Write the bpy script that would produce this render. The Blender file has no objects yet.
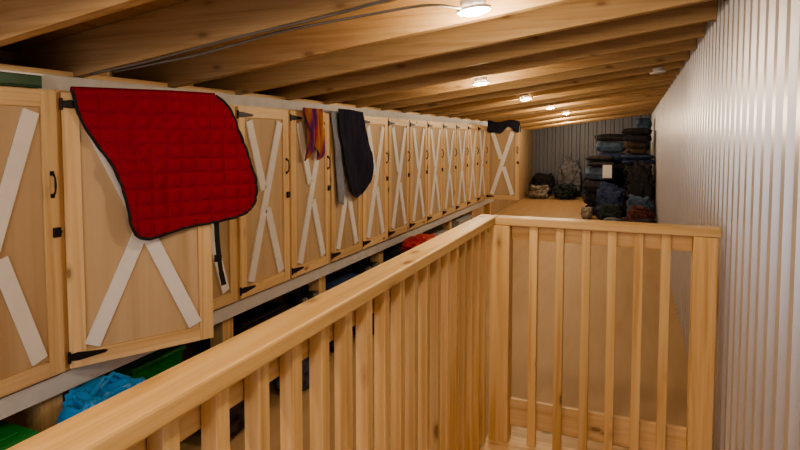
import bpy, math, random
from mathutils import Vector, Matrix, noise
random.seed(7)
C=bpy.context.scene.collection
sc=bpy.context.scene
try:
    sc.view_settings.view_transform='AgX'; sc.view_settings.look='AgX - Medium High Contrast'
except Exception: pass
sc.view_settings.exposure=-0.05

# ---------------- materials ----------------
def newmat(name):
    m=bpy.data.materials.new(name); m.use_nodes=True
    nt=m.node_tree; b=nt.nodes['Principled BSDF']; return m,nt,b
def ramp(nt,stops):
    r=nt.nodes.new('ShaderNodeValToRGB'); e=r.color_ramp.elements
    while len(e)<len(stops): e.new(0.5)
    for i,(p,c) in enumerate(stops): e[i].position=p; e[i].color=(*c,1)
    return r
def wood(name,axis,light,mid,dark,knots=True,rough=0.42,grain=1.0,shine=0.4,kd=0.8):
    m,nt,b=newmat(name); L=nt.links; N=nt.nodes.new
    tc=N('ShaderNodeTexCoord'); oi=N('ShaderNodeObjectInfo')
    mul=N('ShaderNodeMath'); mul.operation='MULTIPLY'; mul.inputs[1].default_value=37.0
    L.new(oi.outputs['Random'],mul.inputs[0])
    add=N('ShaderNodeVectorMath'); add.operation='ADD'
    L.new(tc.outputs['Object'],add.inputs[0]); L.new(mul.outputs[0],add.inputs[1])
    mp=N('ShaderNodeMapping'); s=[34*grain]*3; s[axis]=1.2*grain; mp.inputs['Scale'].default_value=s
    L.new(add.outputs[0],mp.inputs['Vector'])
    n=N('ShaderNodeTexNoise'); n.inputs['Scale'].default_value=1.0; n.inputs['Detail'].default_value=7; n.inputs['Distortion'].default_value=0.7
    L.new(mp.outputs[0],n.inputs['Vector'])
    r=ramp(nt,[(0.30,dark),(0.48,mid),(0.68,light)]); L.new(n.outputs[0],r.inputs[0])
    hv=N('ShaderNodeHueSaturation'); mr=N('ShaderNodeMapRange'); mr.inputs['To Min'].default_value=0.88; mr.inputs['To Max'].default_value=1.12
    L.new(oi.outputs['Random'],mr.inputs[0]); L.new(mr.outputs[0],hv.inputs['Value']); L.new(r.outputs[0],hv.inputs['Color'])
    out=hv.outputs[0]
    if knots:
        mk=N('ShaderNodeMapping'); s=[10.0]*3; s[axis]=4.2; mk.inputs['Scale'].default_value=s; L.new(add.outputs[0],mk.inputs['Vector'])
        v=N('ShaderNodeTexVoronoi'); v.inputs['Scale'].default_value=1.0; L.new(mk.outputs[0],v.inputs['Vector'])
        kr=ramp(nt,[(0.08,(1,1,1)),(0.12,(0.35,0.35,0.35)),(0.21,(0,0,0))]); L.new(v.outputs['Distance'],kr.inputs[0])
        km=N('ShaderNodeMath'); km.operation='MULTIPLY'; km.inputs[1].default_value=kd; L.new(kr.outputs[0],km.inputs[0])
        mx=N('ShaderNodeMix'); mx.data_type='RGBA'; L.new(km.outputs[0],mx.inputs[0]); L.new(out,mx.inputs[6]); mx.inputs[7].default_value=(dark[0]*0.36,dark[1]*0.28,dark[2]*0.25,1)
        out=mx.outputs[2]
    L.new(out,b.inputs['Base Color']); b.inputs['Roughness'].default_value=rough
    b.inputs['Specular IOR Level'].default_value=shine
    bp=N('ShaderNodeBump'); bp.inputs['Strength'].default_value=0.12; bp.inputs['Distance'].default_value=0.004; L.new(n.outputs[0],bp.inputs['Height']); L.new(bp.outputs[0],b.inputs['Normal'])
    return m
def plain(name,col,rough=0.6,metal=0.0,var=0.15,scale=12,bump=0.0,alpha=None):
    m,nt,b=newmat(name); L=nt.links; N=nt.nodes.new
    tc=N('ShaderNodeTexCoord'); n=N('ShaderNodeTexNoise'); n.inputs['Scale'].default_value=scale; n.inputs['Detail'].default_value=4
    L.new(tc.outputs['Object'],n.inputs['Vector'])
    d=tuple(c*(1-var) for c in col); l=tuple(min(1,c*(1+var)) for c in col)
    r=ramp(nt,[(0.3,d),(0.7,l)]); L.new(n.outputs[0],r.inputs[0]); L.new(r.outputs[0],b.inputs['Base Color'])
    b.inputs['Roughness'].default_value=rough; b.inputs['Metallic'].default_value=metal
    if bump:
        bp=N('ShaderNodeBump'); bp.inputs['Strength'].default_value=bump; bp.inputs['Distance'].default_value=0.01; L.new(n.outputs[0],bp.inputs['Height']); L.new(bp.outputs[0],b.inputs['Normal'])
    return m
PL=((0.84,0.61,0.34),(0.76,0.52,0.265),(0.60,0.37,0.165))
pine=[wood('pine_grain_%s'%'xyz'[a],a,*PL) for a in range(3)]
LL=((0.83,0.63,0.39),(0.76,0.545,0.315),(0.62,0.41,0.21))
lpine=[wood('pale_pine_%s'%'xyz'[a],a,*LL) for a in range(3)]
ply=wood('birch_plywood',2,(0.62,0.47,0.32),(0.56,0.415,0.27),(0.48,0.34,0.21),knots=False,rough=0.55,grain=0.35)
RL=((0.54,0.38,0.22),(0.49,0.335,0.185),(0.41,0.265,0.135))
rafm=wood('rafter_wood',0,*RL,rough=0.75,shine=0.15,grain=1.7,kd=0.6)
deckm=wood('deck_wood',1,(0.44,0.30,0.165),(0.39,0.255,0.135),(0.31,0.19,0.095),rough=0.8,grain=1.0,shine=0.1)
white=plain('white_paint',(0.84,0.84,0.86),0.45,var=0.03)
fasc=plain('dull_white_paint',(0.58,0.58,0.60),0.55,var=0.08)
grey=plain('grey_white_paint',(0.66,0.66,0.69),0.5,var=0.06)
black=plain('black_iron',(0.02,0.02,0.022),0.45,0.3)
blackcl=plain('black_webbing',(0.015,0.015,0.018),0.8)
def quilt(name,c,line,cell=0.05,rough=0.75):
    m,nt,b=newmat(name); L=nt.links; N=nt.nodes.new
    tc=N('ShaderNodeTexCoord'); br=N('ShaderNodeTexBrick'); br.offset=0.0
    br.inputs['Scale'].default_value=1.0; br.inputs['Brick Width'].default_value=cell; br.inputs['Row Height'].default_value=cell
    br.inputs['Mortar Size'].default_value=0.0010; br.inputs['Mortar Smooth'].default_value=1.0
    br.inputs['Color1'].default_value=(*c,1); br.inputs['Color2'].default_value=(*c,1); br.inputs['Mortar'].default_value=(*line,1)
    L.new(tc.outputs['UV'],br.inputs['Vector'])
    n=N('ShaderNodeTexNoise'); n.inputs['Scale'].default_value=6; L.new(tc.outputs['UV'],n.inputs['Vector'])
    hv=N('ShaderNodeHueSaturation'); mr=N('ShaderNodeMapRange'); mr.inputs['To Min'].default_value=0.85; mr.inputs['To Max'].default_value=1.12
    L.new(n.outputs[0],mr.inputs[0]); L.new(mr.outputs[0],hv.inputs['Value']); L.new(br.outputs['Color'],hv.inputs['Color']); L.new(hv.outputs[0],b.inputs['Base Color'])
    b.inputs['Roughness'].default_value=rough; b.inputs['Specular IOR Level'].default_value=0.3
    return m
redq=quilt('red_quilted_cotton',(0.31,0.006,0.032),(0.19,0.004,0.019),cell=0.062,rough=0.7)
navyq=quilt('navy_quilted_cotton',(0.012,0.012,0.038),(0.006,0.006,0.018),0.045,rough=0.9)
def metal(name,c,rough,mt=0.1):
    m,nt,b=newmat(name); L=nt.links; N=nt.nodes.new
    tc=N('ShaderNodeTexCoord'); n=N('ShaderNodeTexNoise'); n.inputs['Scale'].default_value=3; L.new(tc.outputs['Object'],n.inputs['Vector'])
    r=ramp(nt,[(0.3,tuple(x*0.95 for x in c)),(0.7,c)]); L.new(n.outputs[0],r.inputs[0]); L.new(r.outputs[0],b.inputs['Base Color'])
    b.inputs['Roughness'].default_value=rough; b.inputs['Metallic'].default_value=mt; b.inputs['Specular IOR Level'].default_value=0.5
    return m
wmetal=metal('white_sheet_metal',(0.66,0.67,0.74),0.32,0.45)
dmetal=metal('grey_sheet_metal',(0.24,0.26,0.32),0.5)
def floormat():
    m,nt,b=newmat('plywood_floor'); L=nt.links; N=nt.nodes.new
    tc=N('ShaderNodeTexCoord'); mp=N('ShaderNodeMapping'); mp.inputs['Scale'].default_value=(8,1.0,1); L.new(tc.outputs['Object'],mp.inputs['Vector'])
    n=N('ShaderNodeTexNoise'); n.inputs['Scale'].default_value=1.0; n.inputs['Detail'].default_value=5; n.inputs['Distortion'].default_value=0.4; L.new(mp.outputs[0],n.inputs['Vector'])
    r=ramp(nt,[(0.3,(0.49,0.33,0.19)),(0.5,(0.52,0.36,0.21)),(0.7,(0.55,0.385,0.23))]); L.new(n.outputs[0],r.inputs[0])
    L.new(r.outputs[0],b.inputs['Base Color']); b.inputs['Roughness'].default_value=0.6; b.inputs['Specular IOR Level'].default_value=0.3
    return m
floorm=floormat()
def emis(name,c,s):
    m,nt,b=newmat(name); b.inputs['Base Color'].default_value=(*c,1); b.inputs['Emission Color'].default_value=(*c,1); b.inputs['Emission Strength'].default_value=s
    return m
glow=emis('lamp_glow',(1.0,0.84,0.58),90)

# ---------------- mesh builder ----------------
class MB:
    def __init__(s): s.v=[];s.f=[];s.m=[];s.uv=None
    def box(s,x0,x1,y0,y1,z0,z1,mi=0,M=None):
        b=len(s.v); p=[(x0,y0,z0),(x1,y0,z0),(x1,y1,z0),(x0,y1,z0),(x0,y0,z1),(x1,y0,z1),(x1,y1,z1),(x0,y1,z1)]
        if M: p=[tuple(M@Vector(q)) for q in p]
        s.v+=p
        for f in [(0,3,2,1),(4,5,6,7),(0,1,5,4),(1,2,6,5),(2,3,7,6),(3,0,4,7)]:
            s.f.append(tuple(b+i for i in f)); s.m.append(mi)
        return s
    def prism(s,pts,x0,x1,mi=0,axis=0):
        b=len(s.v); n=len(pts)
        for x in (x0,x1):
            for (a,c) in pts:
                s.v.append({0:(x,a,c),1:(a,x,c),2:(a,c,x)}[axis])
        s.f.append(tuple(b+i for i in range(n))); s.m.append(mi)
        s.f.append(tuple(b+n+i for i in reversed(range(n)))); s.m.append(mi)
        for i in range(n):
            j=(i+1)%n; s.f.append((b+i,b+n+i,b+n+j,b+j)); s.m.append(mi)
        return s
    def tube(s,pts,r,seg=8,mi=0,closed=False):
        pts=[Vector(p) for p in pts]; n=len(pts); b=len(s.v); up=Vector((0.13,0.21,0.97))
        for i,p in enumerate(pts):
            a=pts[(i-1)%n] if (closed or i>0) else p; c=pts[(i+1)%n] if (closed or i<n-1) else p
            t=(c-a).normalized(); s1=t.cross(up)
            if s1.length<1e-3: s1=t.cross(Vector((1,0,0)))
            s1.normalize(); s2=t.cross(s1); rr=r[i] if isinstance(r,(list,tuple)) else r
            for k in range(seg):
                an=2*math.pi*k/seg; s.v.append(tuple(p+s1*math.cos(an)*rr+s2*math.sin(an)*rr))
        for i in range(n if closed else n-1):
            for k in range(seg):
                i2=(i+1)%n; k2=(k+1)%seg
                s.f.append((b+i*seg+k,b+i*seg+k2,b+i2*seg+k2,b+i2*seg+k)); s.m.append(mi)
        if not closed:
            s.f.append(tuple(b+k for k in reversed(range(seg)))); s.m.append(mi)
            s.f.append(tuple(b+(n-1)*seg+k for k in range(seg))); s.m.append(mi)
        return s
    def grid(s,fn,nu,nv,mi=0,uvf=None):
        b=len(s.v)
        for j in range(nv+1):
            for i in range(nu+1): s.v.append(tuple(fn(i/nu,j/nv)))
        for j in range(nv):
            for i in range(nu):
                a=b+j*(nu+1)+i; s.f.append((a,a+1,a+nu+2,a+nu+1)); s.m.append(mi)
        return s
    def build(s,name,mats,parent=None,loc=(0,0,0),rot=(0,0,0),bevel=0.0,smooth=False,sub=0,solid=0,uvplane=None):
        me=bpy.data.meshes.new(name); me.from_pydata(s.v,[],s.f); 
        for m in (mats if isinstance(mats,(list,tuple)) else [mats]): me.materials.append(m)
        me.polygons.foreach_set('material_index',s.m)
        if uvplane:
            uv=me.uv_layers.new(name='UVMap')
            for l in me.loops:
                co=me.vertices[l.vertex_index].co; uv.data[l.index].uv=(co[uvplane[0]],co[uvplane[1]])
        me.validate(); me.update()
        import bmesh
        bm=bmesh.new(); bm.from_mesh(me); bmesh.ops.recalc_face_normals(bm,faces=bm.faces); bm.to_mesh(me); bm.free()
        if smooth: me.polygons.foreach_set('use_smooth',[True]*len(me.polygons))
        o=bpy.data.objects.new(name,me); C.objects.link(o); o.location=loc; o.rotation_euler=rot
        if parent: o.parent=parent
        if solid: md=o.modifiers.new('solid','SOLIDIFY'); md.thickness=solid; md.offset=0
        if bevel: md=o.modifiers.new('bev','BEVEL'); md.width=bevel; md.segments=2; md.limit_method='ANGLE'
        if sub: md=o.modifiers.new('sub','SUBSURF'); md.levels=sub; md.render_levels=sub
        return o
def empty(name,loc,rot=(0,0,0)):
    o=bpy.data.objects.new(name,None); o.empty_display_size=0.1; o.location=loc; o.rotation_euler=rot; C.objects.link(o); return o
def tag(o,label=None,cat=None,group=None,kind=None):
    if label: o['label']=label
    if cat: o['category']=cat
    if group: o['group']=group
    if kind: o['kind']=kind
    return o

XW=0.38; XL=-2.45; Y0=-2.4; Y1=15.0; SL=0.134
def zr(x): return 1.705+SL*(x+2)
RD=0.17
# ---------------- structure ----------------
m=MB(); m.box(XL-0.1,XW+0.1,Y0,Y1+0.1,-0.12,0); tag(m.build('floor',floorm),'tan plywood loft floor','floor',kind='structure')
m=MB(); m.box(XL-0.1,XL,Y0,Y1,0,zr(XL)+RD); tag(m.build('wall_left',ply),'plywood wall behind the lockers','wall',kind='structure')
def corr(name,mat,along,a0,a1,zt,pos,per,dep,sgn):
    m=MB(); prof=[]; a=a0
    while a<a1:
        for (t,d) in [(0,0),(0.38,0),(0.46,1),(0.78,1),(0.86,0)]:
            prof.append((min(a+t*per,a1),d*dep))
        a+=per
    prof.append((a1,0)); n=len(prof)
    zf=zt if callable(zt) else (lambda q:zt)
    for (q,d) in prof:
        p=pos+sgn*d
        for z in (0.0,zf(q)):
            m.v.append((p,q,z) if along==1 else (q,p,z))
    for i in range(n-1): m.f.append((2*i,2*i+2,2*i+3,2*i+1)); m.m.append(0)
    b=len(m.v)
    for q in (a0,a1):
        for z in (0.0,zf(q)):
            p=pos-sgn*0.05; m.v.append((p,q,z) if along==1 else (q,p,z))
    m.f.append((b,b+1,b+3,b+2)); m.m.append(0)
    return m.build(name,mat)
tag(corr('wall_right',wmetal,1,Y0,Y1,zr(XW)+RD,XW+0.014,0.130,0.045,-1),'white corrugated sheet metal wall','wall',kind='structure')
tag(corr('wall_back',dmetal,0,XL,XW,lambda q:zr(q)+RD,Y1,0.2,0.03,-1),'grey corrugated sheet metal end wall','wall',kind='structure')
m=MB(); xs=(XL-0.1,XW+0.1)
for y in (Y0,Y1+0.1):
    for x in xs:
        m.v+= [(x,y,zr(x)+RD),(x,y,zr(x)+RD+0.04)]
m.f=[(0,2,6,4),(1,5,7,3),(0,1,3,2),(4,6,7,5),(0,4,5,1),(2,3,7,6)]; m.m=[0]*6
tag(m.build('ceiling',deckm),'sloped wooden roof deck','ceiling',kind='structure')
raf=None; blk=None
yy=-1.85; k=0
while yy<Y1-0.1:
    if raf is None:
        m=MB(); w=0.022
        for y in (-w,w):
            for x in (XL+0.002,XW-0.032): m.v+=[(x,y,zr(x)),(x,y,zr(x)+RD-0.001)]
        m.f=[(0,2,6,4),(1,5,7,3),(0,1,3,2),(4,6,7,5),(0,4,5,1),(2,3,7,6)]; m.m=[0]*6
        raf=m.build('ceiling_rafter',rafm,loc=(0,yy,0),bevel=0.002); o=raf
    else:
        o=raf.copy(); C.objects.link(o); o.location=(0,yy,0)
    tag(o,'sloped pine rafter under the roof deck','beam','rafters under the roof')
    if 0.9<yy<8.5:
        if blk is None:
            m=MB(); m.box(-0.06,0.0,0.0,0.13,0,0.128); blk=m.build('wood_block',lpine[2],loc=(-2.09,yy+0.024,1.715),bevel=0.002); b=blk
        else:
            b=blk.copy(); C.objects.link(b); b.location=(-2.09,yy+0.024,1.715)
        tag(b,'short pine block beside a rafter above the fascia','block','blocks between the rafters')
    yy+=0.5
m=MB(); m.box(-2.085,-2.065,-0.2,8.72,1.632,1.692); tag(m.build('trim_1',fasc,bevel=0.002),'dull white painted fascia board above the lockers','trim',kind='structure')
m=MB(); m.box(-2.045,-2.02,-0.2,8.72,0.47,0.545); tag(m.build('trim_2',grey,bevel=0.002),'grey-white painted board under the lockers','trim',kind='structure')
m=MB(); m.box(-2.15,-2.088,0.5,8.72,1.632,1.714); tag(m.build('top_plate',lpine[1],bevel=0.002),'long pine plate behind the fascia board','board')

# ---------------- lockers ----------------
P=0.514; ZB=0.55; HT=1.08; DW=0.49
def locker_body(parent,w=P):
    m=MB()
    m.box(-0.40,-0.385,0.002,w-0.002,0.0,HT,1)
    m.box(-0.385,-0.02,0.002,0.016,0.0,HT,1); m.box(-0.385,-0.02,w-0.016,w-0.002,0.0,HT,1)
    m.box(-0.385,-0.02,0.016,w-0.016,0.0,0.018,1); m.box(-0.385,-0.02,0.016,w-0.016,HT-0.018,HT,1)
    m.box(-0.385,-0.03,0.016,w-0.016,0.60,0.615,1)
    m.box(-0.02,-0.001,0.002,0.035,0,HT,0); m.box(-0.02,-0.001,w-0.035,w-0.002,0,HT,0)
    m.box(-0.02,-0.001,0.035,w-0.035,0,0.035,0); m.box(-0.02,-0.001,0.035,w-0.035,HT-0.035,HT,0)
    return m.build('body',[lpine[2],ply],parent=parent)
def locker_door(parent,loc,w=DW,ang=0.0,h=HT-0.014,handle=True,inset=0.036):
    m=MB(); f=0.060; t=0.02
    m.box(0,t,0,f,0,h,0); m.box(0,t,w-f,w,0,h,0)
    m.box(0,t,f,w-f,0,f,1); m.box(0,t,f,w-f,h-f,h,1)
    m.box(0.004,0.011,f,w-f,f,h-f,2)
    d=m.build('door',[lpine[2],lpine[1],ply],parent=parent,loc=loc,rot=(0,0,-ang),bevel=0.0015)
    m=MB(); a=Vector((0,f+inset,f+0.016)); b=Vector((0,w-f-inset,h-f-0.016))
    def bar(p,q,x0,x1,wd=0.029):
        dy=(q-p).normalized(); nn=Vector((0,-dy.z,dy.y))
        m.prism([(v.y,v.z) for v in [p-nn*wd,q-nn*wd,q+nn*wd,p+nn*wd]],x0,x1)
    bar(a,b,0.0112,0.0215)
    c=(a+b)/2; p2=Vector((0,a.y,b.z)); q2=Vector((0,b.y,a.z)); dd=(q2-p2).normalized()*0.06
    bar(p2,c-dd,0.0112,0.0215); bar(c+dd,q2,0.0112,0.0215)
    x=m.build('cross_brace',white,parent=d,bevel=0.0015); x['label']='white painted crossed boards'
    for zc in (0.045,h-0.045):
        m=MB(); m.prism([(-0.004,-0.012),(0.03,-0.016),(0.125,-0.006),(0.135,0),(0.125,0.006),(0.03,0.016),(-0.004,0.012)],0.0202,0.0235)
        m.tube([(0.021,0.0,-0.022),(0.021,0.0,0.022)],0.006,8)
        for yq in (0.035,0.07,0.105): m.tube([(0.022,yq,0),(0.0255,yq,0)],0.0035,8)
        hg=m.build('hinge',black,parent=d,loc=(0,0,zc)); hg['label']='black strap hinge'
    if handle:
        m=MB(); m.tube([(0.020,0,-0.040),(0.030,0,-0.037),(0.037,0,-0.024),(0.039,0,0),(0.037,0,0.024),(0.030,0,0.037),(0.020,0,0.040)],[0.004,0.004,0.0034,0.0042,0.0034,0.004,0.004],8)
        m.prism([(-0.008,-0.050),(0.008,-0.050),(0.008,-0.034),(-0.008,-0.034)],0.0202,0.0222); m.prism([(-0.008,0.034),(0.008,0.034),(0.008,0.050),(-0.008,0.050)],0.0202,0.0222)
        hd=m.build('handle',black,parent=d,loc=(0,w-0.028,0.72),smooth=True); hd['label']='black iron pull handle'
    m=MB(); m.box(0.0202,0.030,-0.012,0.016,-0.018,0.018); m.tube([(0.026,-0.008,0),(0.026,0.020,0)],0.005,8)
    m.build('latch',black,parent=d,loc=(0,w-0.02,0.54),bevel=0.001)
    return d
GL='row of lockers along the wall'
ys=[1.5+P*i for i in range(-1,14)]
def labl(L,txt): tag(L,txt,'locker',GL)
L0=empty('locker',(-2.02,ys[0],ZB)); labl(L0,'pale pine locker with white crossed boards and black handle')
b0=locker_body(L0); d0=locker_door(L0,(0,0.012,0.007))
for i,y in enumerate(ys[1:],1):
    L=L0.copy(); C.objects.link(L); L.location=(-2.02,y,ZB)
    b=b0.copy(); C.objects.link(b); b.parent=L
    if i==1:
        labl(L,'pine locker, door ajar with a red saddle pad over it')
        locker_door(L,(0.0,0.018,0.007),w=0.565,ang=math.radians(29),handle=False,inset=0.02); continue
    d=d0.copy(); C.objects.link(d); d.parent=L
    for ch in d0.children:
        c=ch.copy(); C.objects.link(c); c.parent=d
    if i==14: d.rotation_euler=(0,0,-math.radians(88)); labl(L,'pine locker with its door swung wide open')
    elif i in (4,5): labl(L,'pine locker with cloth hanging over its crossed white boards')
    else: labl(L,'pale pine locker with white crossed boards and black handle')

pp=None
for i in range(8):
    y=1.47+i*1.028
    if pp is None:
        m=MB(); m.box(-0.045,0.045,-0.045,0.045,0,0.465); pp=m.build('support_post',lpine[2],loc=(-2.1,y,0),bevel=0.003); o=pp
    else: o=pp.copy(); C.objects.link(o); o.location=(-2.1,y,0)
    tag(o,'short pine post holding up the lockers','post','posts under the lockers')
m=MB(); m.box(-2.42,-2.05,0.5,8.72,0.467,0.548); tag(m.build('locker_base_platform',lpine[1],bevel=0.002),'long pine base platform carrying the lockers','platform')

# ---------------- railings ----------------
def railing_side():
    E=empty('railing',(-0.62,0.0,0)); tag(E,'golden pine railing running along the aisle beside the stair opening','railing')
    YN=-1.2; YF=2.54
    m=MB(); m.box(-0.05,0.036,YN,YF+0.095,1.055,1.09); m.build('handrail',pine[1],parent=E,bevel=0.005)['label']='flat smooth pine handrail'
    m=MB(); m.box(-0.042,-0.020,YN+0.09,YF,0.98,1.054); m.build('upper_rail',pine[1],parent=E,bevel=0.002)
    m=MB(); m.box(-0.042,-0.020,YN+0.09,YF,0.12,0.24); m.build('lower_rail',lpine[1],parent=E,bevel=0.002)
    m=MB(); m.box(-0.05,0.036,YN,YN+0.089,0,1.054); m.build('post',pine[2],parent=E,bevel=0.003)
    b=None; y=YF-0.06
    while y>YN+0.15:
        if b is None:
            m=MB(); m.box(-0.0180,0.0150,-0.016,0.016,0.06,1.054); b=m.build('baluster',pine[2],parent=E,loc=(0.0,y,0),bevel=0.002)
        else:
            o=b.copy(); C.objects.link(o); o.parent=E; o.location=(0,y,0)
        y-=0.110
railing_side()
def railing_cross():
    E=empty('railing',(-0.56,2.59,0)); tag(E,'pine end railing closing the stair opening beside the metal wall','railing')
    x0=-0.045; x1=0.885
    m=MB(); m.box(x0+0.022,x1,-0.045,0.045,1.055,1.09); m.build('handrail',pine[0],parent=E,bevel=0.005)
    m=MB(); m.box(0.045,0.785,0.008,0.03,0.985,1.054); m.build('upper_rail',pine[0],parent=E,bevel=0.002)
    m=MB(); m.box(0.045,0.785,0.008,0.03,0.11,0.235); m.build('lower_rail',lpine[0],parent=E,bevel=0.002)
    m=MB(); m.box(-0.0445,0.0445,-0.0445,0.0445,0.046,1.054); p=m.build('post',pine[2],parent=E,bevel=0.003)
    o=p.copy(); C.objects.link(o); o.parent=E; o.location=(0.83,0,0)
    b=None
    for x in (-0.411,-0.298,-0.187,-0.081,0.023,0.126):
        if b is None:
            m=MB(); m.box(-0.018,0.018,-0.030,0.0075,0.046,1.054); b=m.build('baluster',pine[2],parent=E,loc=(x+0.56,0,0),bevel=0.002)
        else:
            o=b.copy(); C.objects.link(o); o.parent=E; o.location=(x+0.56,0,0)
railing_cross()
m=MB(); m.box(-0.62,0.34,2.42,2.72,0.001,0.045); tag(m.build('base_board',lpine[0],bevel=0.004),'pale pine base board under the end railing','board')
for i in range(6):
    m=MB(); m.box(-0.56,0.34,2.275-i*0.142,2.413-i*0.142,0.001,0.026)
    tag(m.build('landing_plank',lpine[0],bevel=0.003),'pale pine plank of the stair landing','plank','planks of the stair landing')

# ---------------- lamps ----------------
def lamp(x,y,on=True,power=12,up=0.0):
    E=empty('ceiling_lamp',(x,y,zr(x)-0.004+up)); E.rotation_euler=(0,-math.atan(SL),0)
    tag(E,'round white puck light glowing warm under the rafters' if on else 'small round unlit puck light','lamp','puck lights on the ceiling')
    m=MB(); n=28
    def ringf(u,v):
        prof=[(0.050,0.0),(0.050,-0.007),(0.055,-0.010),(0.060,-0.007),(0.062,0.0)]
        i=min(int(v*4+1e-6),4); r,z=prof[i]; return (r*math.cos(2*math.pi*u),r*math.sin(2*math.pi*u),z)
    m.grid(ringf,n,4); m.build('trim_ring',white,parent=E,smooth=True)
    if on:
        m=MB(); 
        def dome(u,v): a=v*math.pi/2; return (0.0495*math.cos(a)*math.cos(2*math.pi*u),0.0495*math.cos(a)*math.sin(2*math.pi*u),-0.006-0.014*math.sin(a))
        m.grid(dome,24,6); m.build('bulb',glow,parent=E,smooth=True)
    else:
        m=MB(); m.tube([(0,0,-0.008),(0,0,0.0)],0.0495,24); m.build('lens',grey,parent=E)
    m=MB(); m.tube([(0,0,0.001),(0,0,0.03)],0.045,24); m.build('housing',grey,parent=E)
    if on:
        l=bpy.data.lights.new('lamp_light','POINT'); l.energy=power; l.color=(1.0,0.78,0.52); l.shadow_soft_size=0.035
        lo=bpy.data.objects.new('lamp_light',l); C.objects.link(lo); lo.location=(0,0,-0.06-up); lo.parent=E
for (x,y,p,u) in [(-0.53,1.96,14,0),(-1.0,3.9,13,0),(-1.0,5.65,13,0),(-1.0,7.4,17,0),(-1.0,9.15,26,0),(-1.3,10.9,20,0.12),(-1.4,12.9,34,0.12),(-0.15,0.55,12,0),(-1.0,-0.3,13,0),(-0.4,-1.5,18,0)]:  # the two raised far lamps are added fill, tucked unseen between rafters
    lamp(x,y,True,p,u)
lamp(0.16,5.15,False)
al_=bpy.data.lights.new('rear_fill_light','AREA'); al_.shape='RECTANGLE'; al_.size=2.6; al_.size_y=1.7; al_.energy=24; al_.color=(0.92,0.94,1.0)  # soft area fill added behind the camera to brighten the room
ao=bpy.data.objects.new('rear_fill_light',al_); C.objects.link(ao); ao.location=(-1.0,-2.35,1.0); ao.rotation_euler=(math.radians(90),0,0)

# ---------------- cloth helpers ----------------
def resample(pts,n):
    pts=[Vector(p) for p in pts]; d=[0]
    for a,b in zip(pts,pts[1:]): d.append(d[-1]+(b-a).length)
    def at(t):
        s=t*d[-1]
        for i in range(len(pts)-1):
            if s<=d[i+1]+1e-9:
                k=(s-d[i])/max(1e-9,d[i+1]-d[i]); return pts[i].lerp(pts[i+1],k)
        return pts[-1]
    out=[at(i/n) for i in range(n+1)]
    for _ in range(3):
        out=[out[0]]+[(out[i-1]+out[i]*2+out[i+1])/4 for i in range(1,n)]+[out[-1]]
    return out
def pad(name,top,bot,left,right,nu,nv,base,mats,cell,puff,loc,rot,back=0.14,bind=True,fold=0.012,gap=0.035):
    T=resample(top,nu);B=resample(bot,nu);Lf=resample(left,nv);R=resample(right,nv)
    m=MB()
    def pt(i,j):
        u=i/nu; v=j/nv
        p=(1-v)*T[i]+v*B[i]+(1-u)*Lf[j]+u*R[j]-((1-u)*(1-v)*T[0]+u*(1-v)*T[-1]+(1-u)*v*B[0]+u*v*B[-1])
        q=abs(math.sin(math.pi*p.x/cell)*math.sin(math.pi*p.y/cell))**0.5*puff
        n=noise.noise(Vector((p.x*5,p.y*4,loc[1])))*fold*min(1,v*2)+noise.noise(Vector((p.x*14,p.y*9,3)))*fold*0.3
        return (base+q+n+0.006*v, p.x, p.y)
    nb=8; rows=[]
    if back>0:
      for jb in range(nb,0,-1):
        row=[]
        for i in range(nu+1):
            p=pt(i,0); k=jb
            if k<=3: a=k/3*math.pi; row.append((base-gap/2+gap/2*math.cos(a)+0.002,p[1],p[2]+0.012*math.sin(a)))
            else: row.append((base-gap-0.004*(k-3)*0.3,p[1],p[2]-back*(k-3)/5))
        rows.append(row)
    for j in range(nv+1): rows.append([pt(i,j) for i in range(nu+1)])
    for r in rows: m.v+=r
    for j in range(len(rows)-1):
        for i in range(nu):
            a=j*(nu+1)+i; m.f.append((a,a+1,a+nu+2,a+nu+1)); m.m.append(0)
    o=m.build(name,mats[0],loc=loc,rot=rot,smooth=True,solid=0.006,uvplane=(1,2))
    if bind:
        e=[pt(0,j) for j in range(0,nv+1,2)]+[pt(i,nv) for i in range(0,nu+1,2)][1:]+[pt(nu,j) for j in range(nv,-1,-2)][1:]
        m=MB(); m.tube(e,0.0065,8); bo=m.build('binding',mats[1],parent=o,smooth=True); bo['label']='black edge binding'
    return o
al=math.radians(29)
hx,hy=-2.02,1.5+0.018
o=pad('saddle_pad',[(0.035,1.632),(0.2,1.634),(0.4,1.636),(0.585,1.634)],
    [(0.240,1.062),(0.258,1.046),(0.29,1.040),(0.34,1.048),(0.424,1.066),(0.568,1.080),(0.668,1.095),(0.716,1.110),(0.744,1.132)],
    [(0.035,1.632),(0.048,1.56),(0.085,1.47),(0.150,1.37),(0.195,1.26),(0.212,1.17),(0.222,1.10),(0.240,1.062)],
    [(0.585,1.634),(0.62,1.615),(0.655,1.565),(0.70,1.455),(0.742,1.34),(0.766,1.26),(0.771,1.20),(0.764,1.16),(0.744,1.132)],
    160,140,0.036,[redq,blackcl],0.062,0.013,(hx,hy,0),(0,0,-al),gap=0.044,fold=0.04)
tag(o,'red quilted saddle pad with black binding draped over a locker door','saddle pad')
m=MB(); pts=[(0.028,0.583,1.10),(0.030,0.585,1.0),(0.034,0.59,0.92),(0.03,0.60,0.85),(0.03,0.612,0.79)]
for a,b in zip(pts,pts[1:]):
    m.box(-0.011,0.011,-0.0015,0.0015,0,(Vector(b)-Vector(a)).length,M=Matrix.Translation(a)@(Vector(b)-Vector(a)).to_track_quat('Z','X').to_matrix().to_4x4())
m.box(0.025,0.036,0.572,0.602,0.90,0.93)
st=m.build('girth_strap',blackcl,parent=o); st['label']='black webbing strap with buckle'
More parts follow.
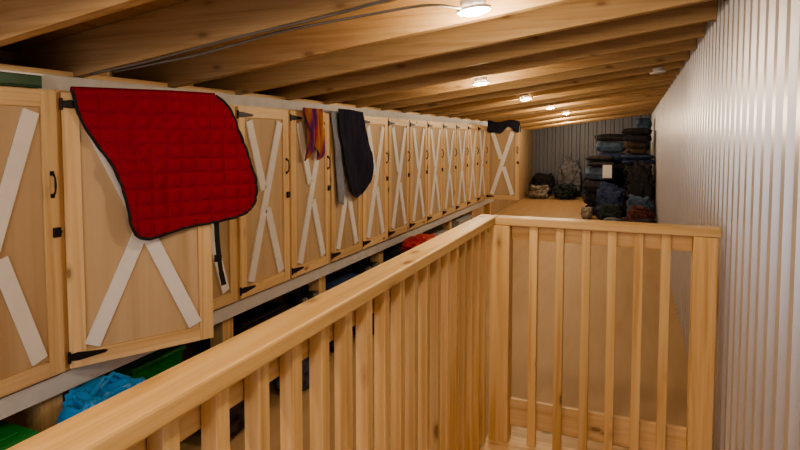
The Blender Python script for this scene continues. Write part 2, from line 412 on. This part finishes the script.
o=pad('saddle_pad',[(3.62,1.66),(3.8,1.66),(4.0,1.65)],[(3.80,1.03),(3.88,1.0),(3.98,1.02)],
    [(3.62,1.66),(3.63,1.5),(3.66,1.36),(3.70,1.2),(3.75,1.1),(3.80,1.03)],
    [(4.0,1.65),(4.03,1.55),(4.08,1.42),(4.16,1.33),(4.18,1.22),(4.12,1.10),(3.98,1.02)],
    60,60,-1.966,[navyq,blackcl],0.045,0.004,(0,0,0),(0,0,0),back=0.0,fold=0.02)
tag(o,'dark navy quilted saddle pad hanging from the locker top','saddle pad')
greycl=plain('grey_blue_fabric',(0.24,0.27,0.36),0.9)
o=pad('folded_towel',[(3.54,1.64),(3.63,1.64)],[(3.63,0.98),(3.70,0.96)],[(3.54,1.64),(3.59,1.3),(3.63,0.98)],[(3.63,1.64),(3.67,1.3),(3.70,0.96)],
    16,40,-1.984,[greycl,greycl],0.2,0.0,(0,0,0),(0,0,0),back=0.0,bind=False,fold=0.02)
tag(o,'grey-blue towel hanging beside the navy pad','towel')
def stripes(name):
    m,nt,b=newmat(name); L=nt.links; N=nt.nodes.new
    tc=N('ShaderNodeTexCoord'); w=N('ShaderNodeTexWave'); w.bands_direction='X'; w.inputs['Scale'].default_value=6.5; w.inputs['Distortion'].default_value=1.6
    L.new(tc.outputs['UV'],w.inputs['Vector'])
    r=ramp(nt,[(0.0,(0.12,0.05,0.26)),(0.35,(0.42,0.06,0.20)),(0.65,(0.58,0.17,0.05)),(1.0,(0.60,0.30,0.09))]); L.new(w.outputs[0],r.inputs[0]); L.new(r.outputs[0],b.inputs['Base Color']); b.inputs['Roughness'].default_value=0.9
    return m
sm=stripes('striped_scarf_fabric')
def drape(name,y0,y1,z0,z1,mat,seed,base=-1.985):
    m=MB()
    def fn(u,v):
        wv=1-0.35*math.sin(v*math.pi)*0.8
        y=(y0+y1)/2+(u-0.5)*(y1-y0)*wv+0.04*v
        x=base+0.018*math.sin(u*math.pi*6+seed+v*2)+0.012*math.sin(v*3)
        z=z1-(z1-z0)*v*(0.85+0.15*math.sin(u*9+seed))
        return (x,y,z)
    m.grid(fn,48,30); return m.build(name,mat,smooth=True,solid=0.005,uvplane=(1,2))
o=drape('scarf',3.14,3.38,1.30,1.645,sm,1.0,-1.974)
tag(o,'bunched pink, orange and purple scarf hanging from the locker top','scarf')

def blob(name,mat,loc,size,seed=0,flat=0.4,amp=0.12,rot=0,nu=48,nv=30,exp=0.6,crease=0.10):
    m=MB()
    def sp(c): return math.copysign(abs(c)**exp,c)
    def fn(u,v):
        a=2*math.pi*u; b=math.pi*(v-0.5)
        p=Vector((sp(math.cos(b))*sp(math.cos(a)),sp(math.cos(b))*sp(math.sin(a)),sp(math.sin(b))))
        q=Vector((math.cos(a)*math.cos(b),math.sin(a)*math.cos(b),math.sin(b)))
        s=Vector((seed*1.7,seed*2.3,5))
        k=1+amp*noise.noise(q*1.8+s)*2-crease*abs(noise.noise(Vector((q.x*3.5,q.y*3.5,q.z*7))+s))*2-crease*0.4
        z=p.z*k
        return (p.x*k*size[0]/2,p.y*k*size[1]/2,(max(z,-0.9)+0.9)*size[2]/1.85)
    m.grid(fn,nu,nv)
    return m.build(name,mat,loc=loc,rot=(0,0,rot),smooth=True)
dk=plain('dark_blue_wool',(0.022,0.024,0.045),0.95,var=0.3,bump=0.4)
m=MB()
def dfn(u,v):
    x=-1.99+0.46*u+0.006*math.sin(v*9)
    s=(v-0.5)*2; drop=0.105+0.03*math.sin(u*7)+0.02*math.sin(u*15+1)
    yy_=8.20+0.042*math.tanh(s*3)+0.008*math.sin(u*11+v*5)
    zz=1.655+0.035*math.exp(-(s*2.2)**2)+0.014*math.sin(u*8+2)-drop*max(0,abs(s)-0.22)/0.78
    return (x,yy_,zz)
m.grid(dfn,40,24); o=m.build('blanket',dk,smooth=True,solid=0.012); tag(o,'dark folded blanket draped over the top of the open door','blanket')

gp=plain('dark_green_plastic',(0.01,0.07,0.03),0.4); 
E=empty('tray',(-2.03,1.20,1.631)); tag(E,'shallow dark green tray with a pale rim on the locker','tray')
m=MB(); m.box(-0.03,0.03,0,0.235,0,0.006); m.box(0.025,0.03,0,0.235,0.006,0.044); m.box(-0.03,-0.025,0,0.235,0.006,0.044); m.box(-0.025,0.025,0,0.005,0.006,0.044); m.box(-0.025,0.025,0.23,0.235,0.006,0.044)
m.build('body',gp,parent=E,bevel=0.002)
m=MB(); m.box(0.024,0.034,-0.003,0.238,0.0445,0.051); m.box(-0.031,-0.024,-0.003,0.238,0.0445,0.051); m.box(-0.024,0.024,-0.003,0.006,0.0445,0.051); m.box(-0.024,0.024,0.229,0.238,0.0445,0.051)
m.build('rim',white,parent=E)['label']='pale rim'

# ---------------- things under the lockers ----------------
def tub(loc,w,d,h,mat,lid,label,rot=0):
    E=empty('storage_tub',loc,(0,0,rot)); tag(E,label,'storage box')
    m=MB(); k=0.88; t=0.006
    def ring(w2,d2,z): return [(-w2/2,-d2/2,z),(w2/2,-d2/2,z),(w2/2,d2/2,z),(-w2/2,d2/2,z)]
    m.v=ring(w*k,d*k,0)+ring(w,d,h-0.03)+ring(w-2*t,d-2*t,h-0.03)+ring(w*k-2*t,d*k-2*t,t)
    for a,b in ((0,4),(4,8),(8,12)):
        for i in range(4): m.f.append((a+i,a+(i+1)%4,b+(i+1)%4,b+i)); m.m.append(0)
    m.f+=[(0,3,2,1),(12,13,14,15)]; m.m+=[0,0]
    m.build('body',mat,parent=E,bevel=0.006)
    m=MB(); m.box(-w/2-0.012,w/2+0.012,-d/2-0.012,d/2+0.012,h-0.03,h-0.008); m.box(-w/2+0.03,w/2-0.03,-d/2+0.03,d/2-0.03,h-0.008,h)
    m.build('lid',lid,parent=E,bevel=0.005)
    for s in (-1,1):
        m=MB(); m.box(-0.06,0.06,s*(d/2+0.003),s*(d/2+0.018),h-0.085,h-0.032); m.build('handle',lid,parent=E,bevel=0.004)
    return E
green=plain('green_plastic',(0.02,0.24,0.05),0.35); blackp=plain('black_plastic',(0.02,0.02,0.023),0.4); clear=plain('milky_plastic',(0.45,0.48,0.54),0.3); bluep=plain('navy_plastic',(0.04,0.08,0.22),0.4)
gp2=plain('mid_green_plastic',(0.02,0.18,0.06),0.35)
redp=plain('red_nylon',(0.42,0.015,0.014),0.6,bump=0.3)
tub((-2.16,1.12,0),0.42,0.40,0.42,green,green,'green plastic storage tub under the lockers')
tub((-2.22,2.02,0),0.30,0.30,0.42,green,gp2,'green storage tub with a darker lid under the lockers')
tub((-2.20,2.84,0),0.36,0.50,0.38,blackp,blackp,'black storage tub with handles under the lockers')
tub((-2.20,3.86,0),0.36,0.44,0.36,clear,bluep,'milky storage tub with a navy lid under the lockers')
tub((-2.20,5.02,0),0.36,0.60,0.40,bluep,blackp,'navy storage tub with a black lid')
tub((-2.20,6.12,0),0.34,0.60,0.36,blackp,clear,'black storage tub with a pale lid')
tub((-2.20,7.13,0),0.36,0.60,0.42,clear,clear,'milky plastic storage tub')
tub((-1.76,4.78,0),0.34,0.56,0.40,blackp,blackp,'black storage tub topped with a red jacket')
o=blob('jacket',redp,(-1.76,4.78,0.401),(0.34,0.66,0.17),61,amp=0.12,exp=0.8,crease=0.2); tag(o,'crumpled red jacket lying on a black tub','jacket')
browncl=plain('dark_brown_cloth',(0.05,0.035,0.03),0.9,var=0.3,bump=0.4); slatecl=plain('slate_cloth',(0.10,0.12,0.16),0.9,var=0.3,bump=0.4)
for (x,y,w,d,h,mt_,lb,sd_) in ((-1.84,2.22,0.28,0.40,0.40,browncl,'dark brown bundled blanket under the lockers',71),(-1.80,2.80,0.28,0.44,0.34,slatecl,'slate grey bundled blanket under the lockers',73),(-1.82,3.80,0.28,0.46,0.42,browncl,'dark brown bundled blanket by the milky tub',75),(-1.80,6.0,0.28,0.55,0.44,slatecl,'slate grey bundled blanket by the black tub',77)):
    o=blob('blanket_bundle',mt_,(x,y,0),(w,d,h),sd_,amp=0.1,exp=0.6,crease=0.25,nu=80,nv=50); tag(o,lb,'blanket')
bluebag=plain('blue_plastic_bag',(0.02,0.28,0.72),0.3,bump=0.15,scale=8)
def bag(loc,size,mat,label,seed,rot=0,name='plastic_bag',cat='bag'):
    E=empty(name,loc,(0,0,rot)); tag(E,label,cat)
    b=blob('body',mat,(0,0,0),(size[0],size[1],size[2]),seed,amp=0.08,exp=0.55,crease=0.10,nu=90,nv=60); b.parent=E
    m=MB(); z=size[2]
    for s in (-1,1):
        m.tube([(0.0,s*0.07,z*0.80),(0.01,s*0.08,z*0.95),(0.0,s*0.02,z*1.03),(0.0,-s*0.03,z*0.97),(0,-s*0.04,z*0.80)],[0.02,0.012,0.008,0.012,0.02],8)
    m.build('handles',mat,parent=E,smooth=True)
    return E
bag((-1.86,1.56,0),(0.28,0.36,0.52),bluebag,'crumpled blue plastic bag standing on the floor under lockers',5)
bootm=plain('black_rubber',(0.018,0.018,0.02),0.35)
def boot(loc,rot,mat=bootm,label='tall black rubber riding boot on the floor'):
    E=empty('boot',loc,(0,0,rot)); tag(E,label,'boot','boots under the lockers')
    m=MB(); m.tube([(0.0,0,0.02),(0,0,0.08),(0,0,0.16),(-0.01,0,0.26),(-0.012,0,0.38)],[0.045,0.045,0.043,0.056,0.062],14)
    m.build('shaft',mat,parent=E,smooth=True)
    m=MB(); m.tube([(-0.03,0,0.045),(0.05,0,0.05),(0.12,0,0.042),(0.18,0,0.038),(0.215,0,0.034)],[0.035,0.044,0.04,0.038,0.018],12); m.build('foot',mat,parent=E,smooth=True)
    m=MB(); m.box(-0.05,0.0,-0.036,0.036,0,0.022); m.box(0.0,0.21,-0.036,0.036,0.008,0.02); m.build('sole',blackp,parent=E,bevel=0.006)
for (y,r) in ((3.22,0.05),(3.36,-0.05),(4.22,0.05),(4.37,0.0)): boot((-2.05,y,0),r)

# ---------------- far end ----------------
cols=[(0.05,0.075,0.17),(0.10,0.075,0.062),(0.035,0.035,0.045),(0.19,0.20,0.23),(0.09,0.14,0.23),(0.13,0.05,0.05),(0.34,0.31,0.27),(0.035,0.055,0.055)]
cm=[plain('blanket_fabric_%s'%n,c,0.95,var=0.35,bump=0.5) for n,c in zip(['navy','brown','black','grey','slate','maroon','taupe','forest'],cols)]
cn=['navy','brown','black','grey','slate blue','maroon','taupe','dark green']
PAL=[0,2,3,4,0,2,1,4,2,2,6,5,2,0,7]
def folded(loc,w,d,h,ci,seed,tilt=0.0):
    rnd=random.Random(seed); n=rnd.choice((1,1,2,2)); th=h/n; m=MB()
    for k in range(n):
        ww=w*rnd.uniform(0.90,1.0); jx=rnd.uniform(-0.02,0.02); dd=d*rnd.uniform(0.88,1.0); jy=rnd.uniform(-0.015,0.015); z0=k*th
        nu=44; nv=20
        def fn(u,v):
            a=2*math.pi*u; x=math.copysign(abs(math.cos(a))**0.45,math.cos(a)); z=math.copysign(abs(math.sin(a))**0.7,math.sin(a))
            yv=v*2-1; rr=(1-abs(yv)**8)**0.5 if abs(yv)<1 else 0.0
            rr=max(rr,0.02)
            wob=0.16*noise.noise(Vector((x*2+seed,yv*2,z*2+k)))
            cr=0.22*abs(noise.noise(Vector((x*3+seed*3,yv*3,k+z))))
            return (jx+x*ww/2*(0.95+0.05*rr+wob),jy+yv*dd/2*(1+wob-cr*0.4),
                    z0+th/2+z*th/2*(0.99-cr if z>0 else 0.97)*rr)
        m.grid(fn,nu,nv)
    o=m.build('folded_blanket',cm[ci],loc=loc,rot=(0,0,rnd.uniform(-0.16,0.16)),smooth=True)
    tag(o,'%s folded horse blanket in an untidy tall stack'%cn[ci],'blanket','stacked horse blankets')
sd=1; rs=random.Random(11)
for (cx,cy,w,zt) in ((-0.60,11.35,0.66,1.15),(0.03,11.3,0.54,1.62),(-0.46,12.05,0.74,1.58),(0.10,12.05,0.38,1.75)):
    z=0.001
    while z<zt-0.08:
        h=rs.uniform(0.12,0.26); folded((cx+rs.uniform(-0.035,0.035),cy+rs.uniform(-0.03,0.03),z),w+rs.uniform(-0.18,0.0),0.5,h,PAL[rs.randrange(15)],sd); sd+=1; z+=h+0.003
for i,(x,y,z,w,h,ci,b) in enumerate([(0.10,10.78,0.001,0.46,1.05,2,0.36),(-0.40,10.76,0.001,0.52,0.66,0,0.36),(0.09,10.30,0.001,0.46,0.50,4,0.34),(-0.36,10.28,0.001,0.42,0.34,7,0.34),(0.10,9.82,0.001,0.42,0.36,5,0.36),(-0.78,10.70,0.001,0.22,0.22,6,0.30),(0.12,9.35,0.001,0.36,0.22,2,0.36),(0.14,8.85,0.001,0.32,0.16,1,0.36),(-0.30,9.80,0.001,0.32,0.16,3,0.32)]):
    o=blob('blanket_bundle',cm[ci],(x,y,z),(w,b,h),20+i,amp=0.14,exp=0.55,crease=0.26,nu=90,nv=56,rot=0.0); tag(o,'%s crumpled blanket lying on the floor by the stacks'%cn[ci],'blanket','crumpled blankets on the floor')
for i,(x,y,z,w,h,ci) in enumerate([(-2.12,14.5,0.001,0.58,0.60,2),(-1.48,14.55,0.001,0.60,0.95,3),(-0.86,14.5,0.001,0.56,0.70,2),(-2.10,13.9,0.001,0.52,0.34,6),(-1.50,13.95,0.001,0.52,0.40,7),(-0.90,13.9,0.001,0.50,0.30,0)]):
    o=blob('bag',cm[ci],(x,y,z),(w,0.50,h),40+i,amp=0.16,exp=0.6,crease=0.28,nu=90,nv=56); tag(o,'%s soft bag in a heap by the end wall'%cn[ci],'bag','heap of bags by the end wall')
m=MB(); m.box(-0.08,0.08,0,0.003,0,0.24); o=m.build('paper_notice',white,loc=(-0.46,11.03,0.72)); tag(o,'white paper tag pinned to the blanket stack','paper')

# ---------------- cables ----------------
cab=plain('grey_cable',(0.17,0.165,0.16),0.6)
def cable(pts,label,r=0.0048):
    m=MB(); P2=resample(pts,40); m.tube(P2,r,8); tag(m.build('cable',cab,smooth=True),label,'cable')
def rz(x,d=0.008): return zr(x)-d
cable([(-1.98,1.62,rz(-1.98)),(-1.7,1.64,rz(-1.7)),(-1.3,1.60,rz(-1.3,.012)),(-0.9,1.63,rz(-.9)),(-0.6,1.60,rz(-.6,.01)),(-0.3,1.62,rz(-.3))],'grey electrical cable stapled beneath a rafter')
cable([(-1.9,1.66,rz(-1.9)),(-1.5,1.67,rz(-1.5,.02)),(-1.1,1.66,rz(-1.1,.01)),(-0.8,1.67,rz(-.8,.022)),(-0.62,1.75,rz(-.62,.01)),(-0.56,1.9,rz(-.56,.006))],'grey electrical cable looping along a rafter to the lamp')
# small pale paper label stuck on the side of a rafter
m=MB(); M=Matrix.Rotation(-math.atan(SL),4,'Y'); m.box(-0.065,0.065,-0.001,0.0,0.0,0.022,M=M)
tag(m.build('paper_label',white,loc=(-1.08,1.127,zr(-1.08)+0.05)),'small blank white paper label on a rafter side','label')

# ---------------- world & camera ----------------
w=bpy.data.worlds.new('world'); sc.world=w; w.use_nodes=True
bg=w.node_tree.nodes['Background']; bg.inputs[0].default_value=(0.68,0.73,0.92,1); bg.inputs[1].default_value=0.26
cam=bpy.data.cameras.new('camera'); co=bpy.data.objects.new('camera',cam); C.objects.link(co); sc.camera=co
co.location=(0,0,1.45); cam.sensor_width=36; cam.lens=570/800*36
yaw=math.radians(22.4); pitch=math.atan(32/570)
co.rotation_euler=(math.pi/2-pitch,0,yaw); cam.shift_y=-55/800; cam.clip_start=0.02
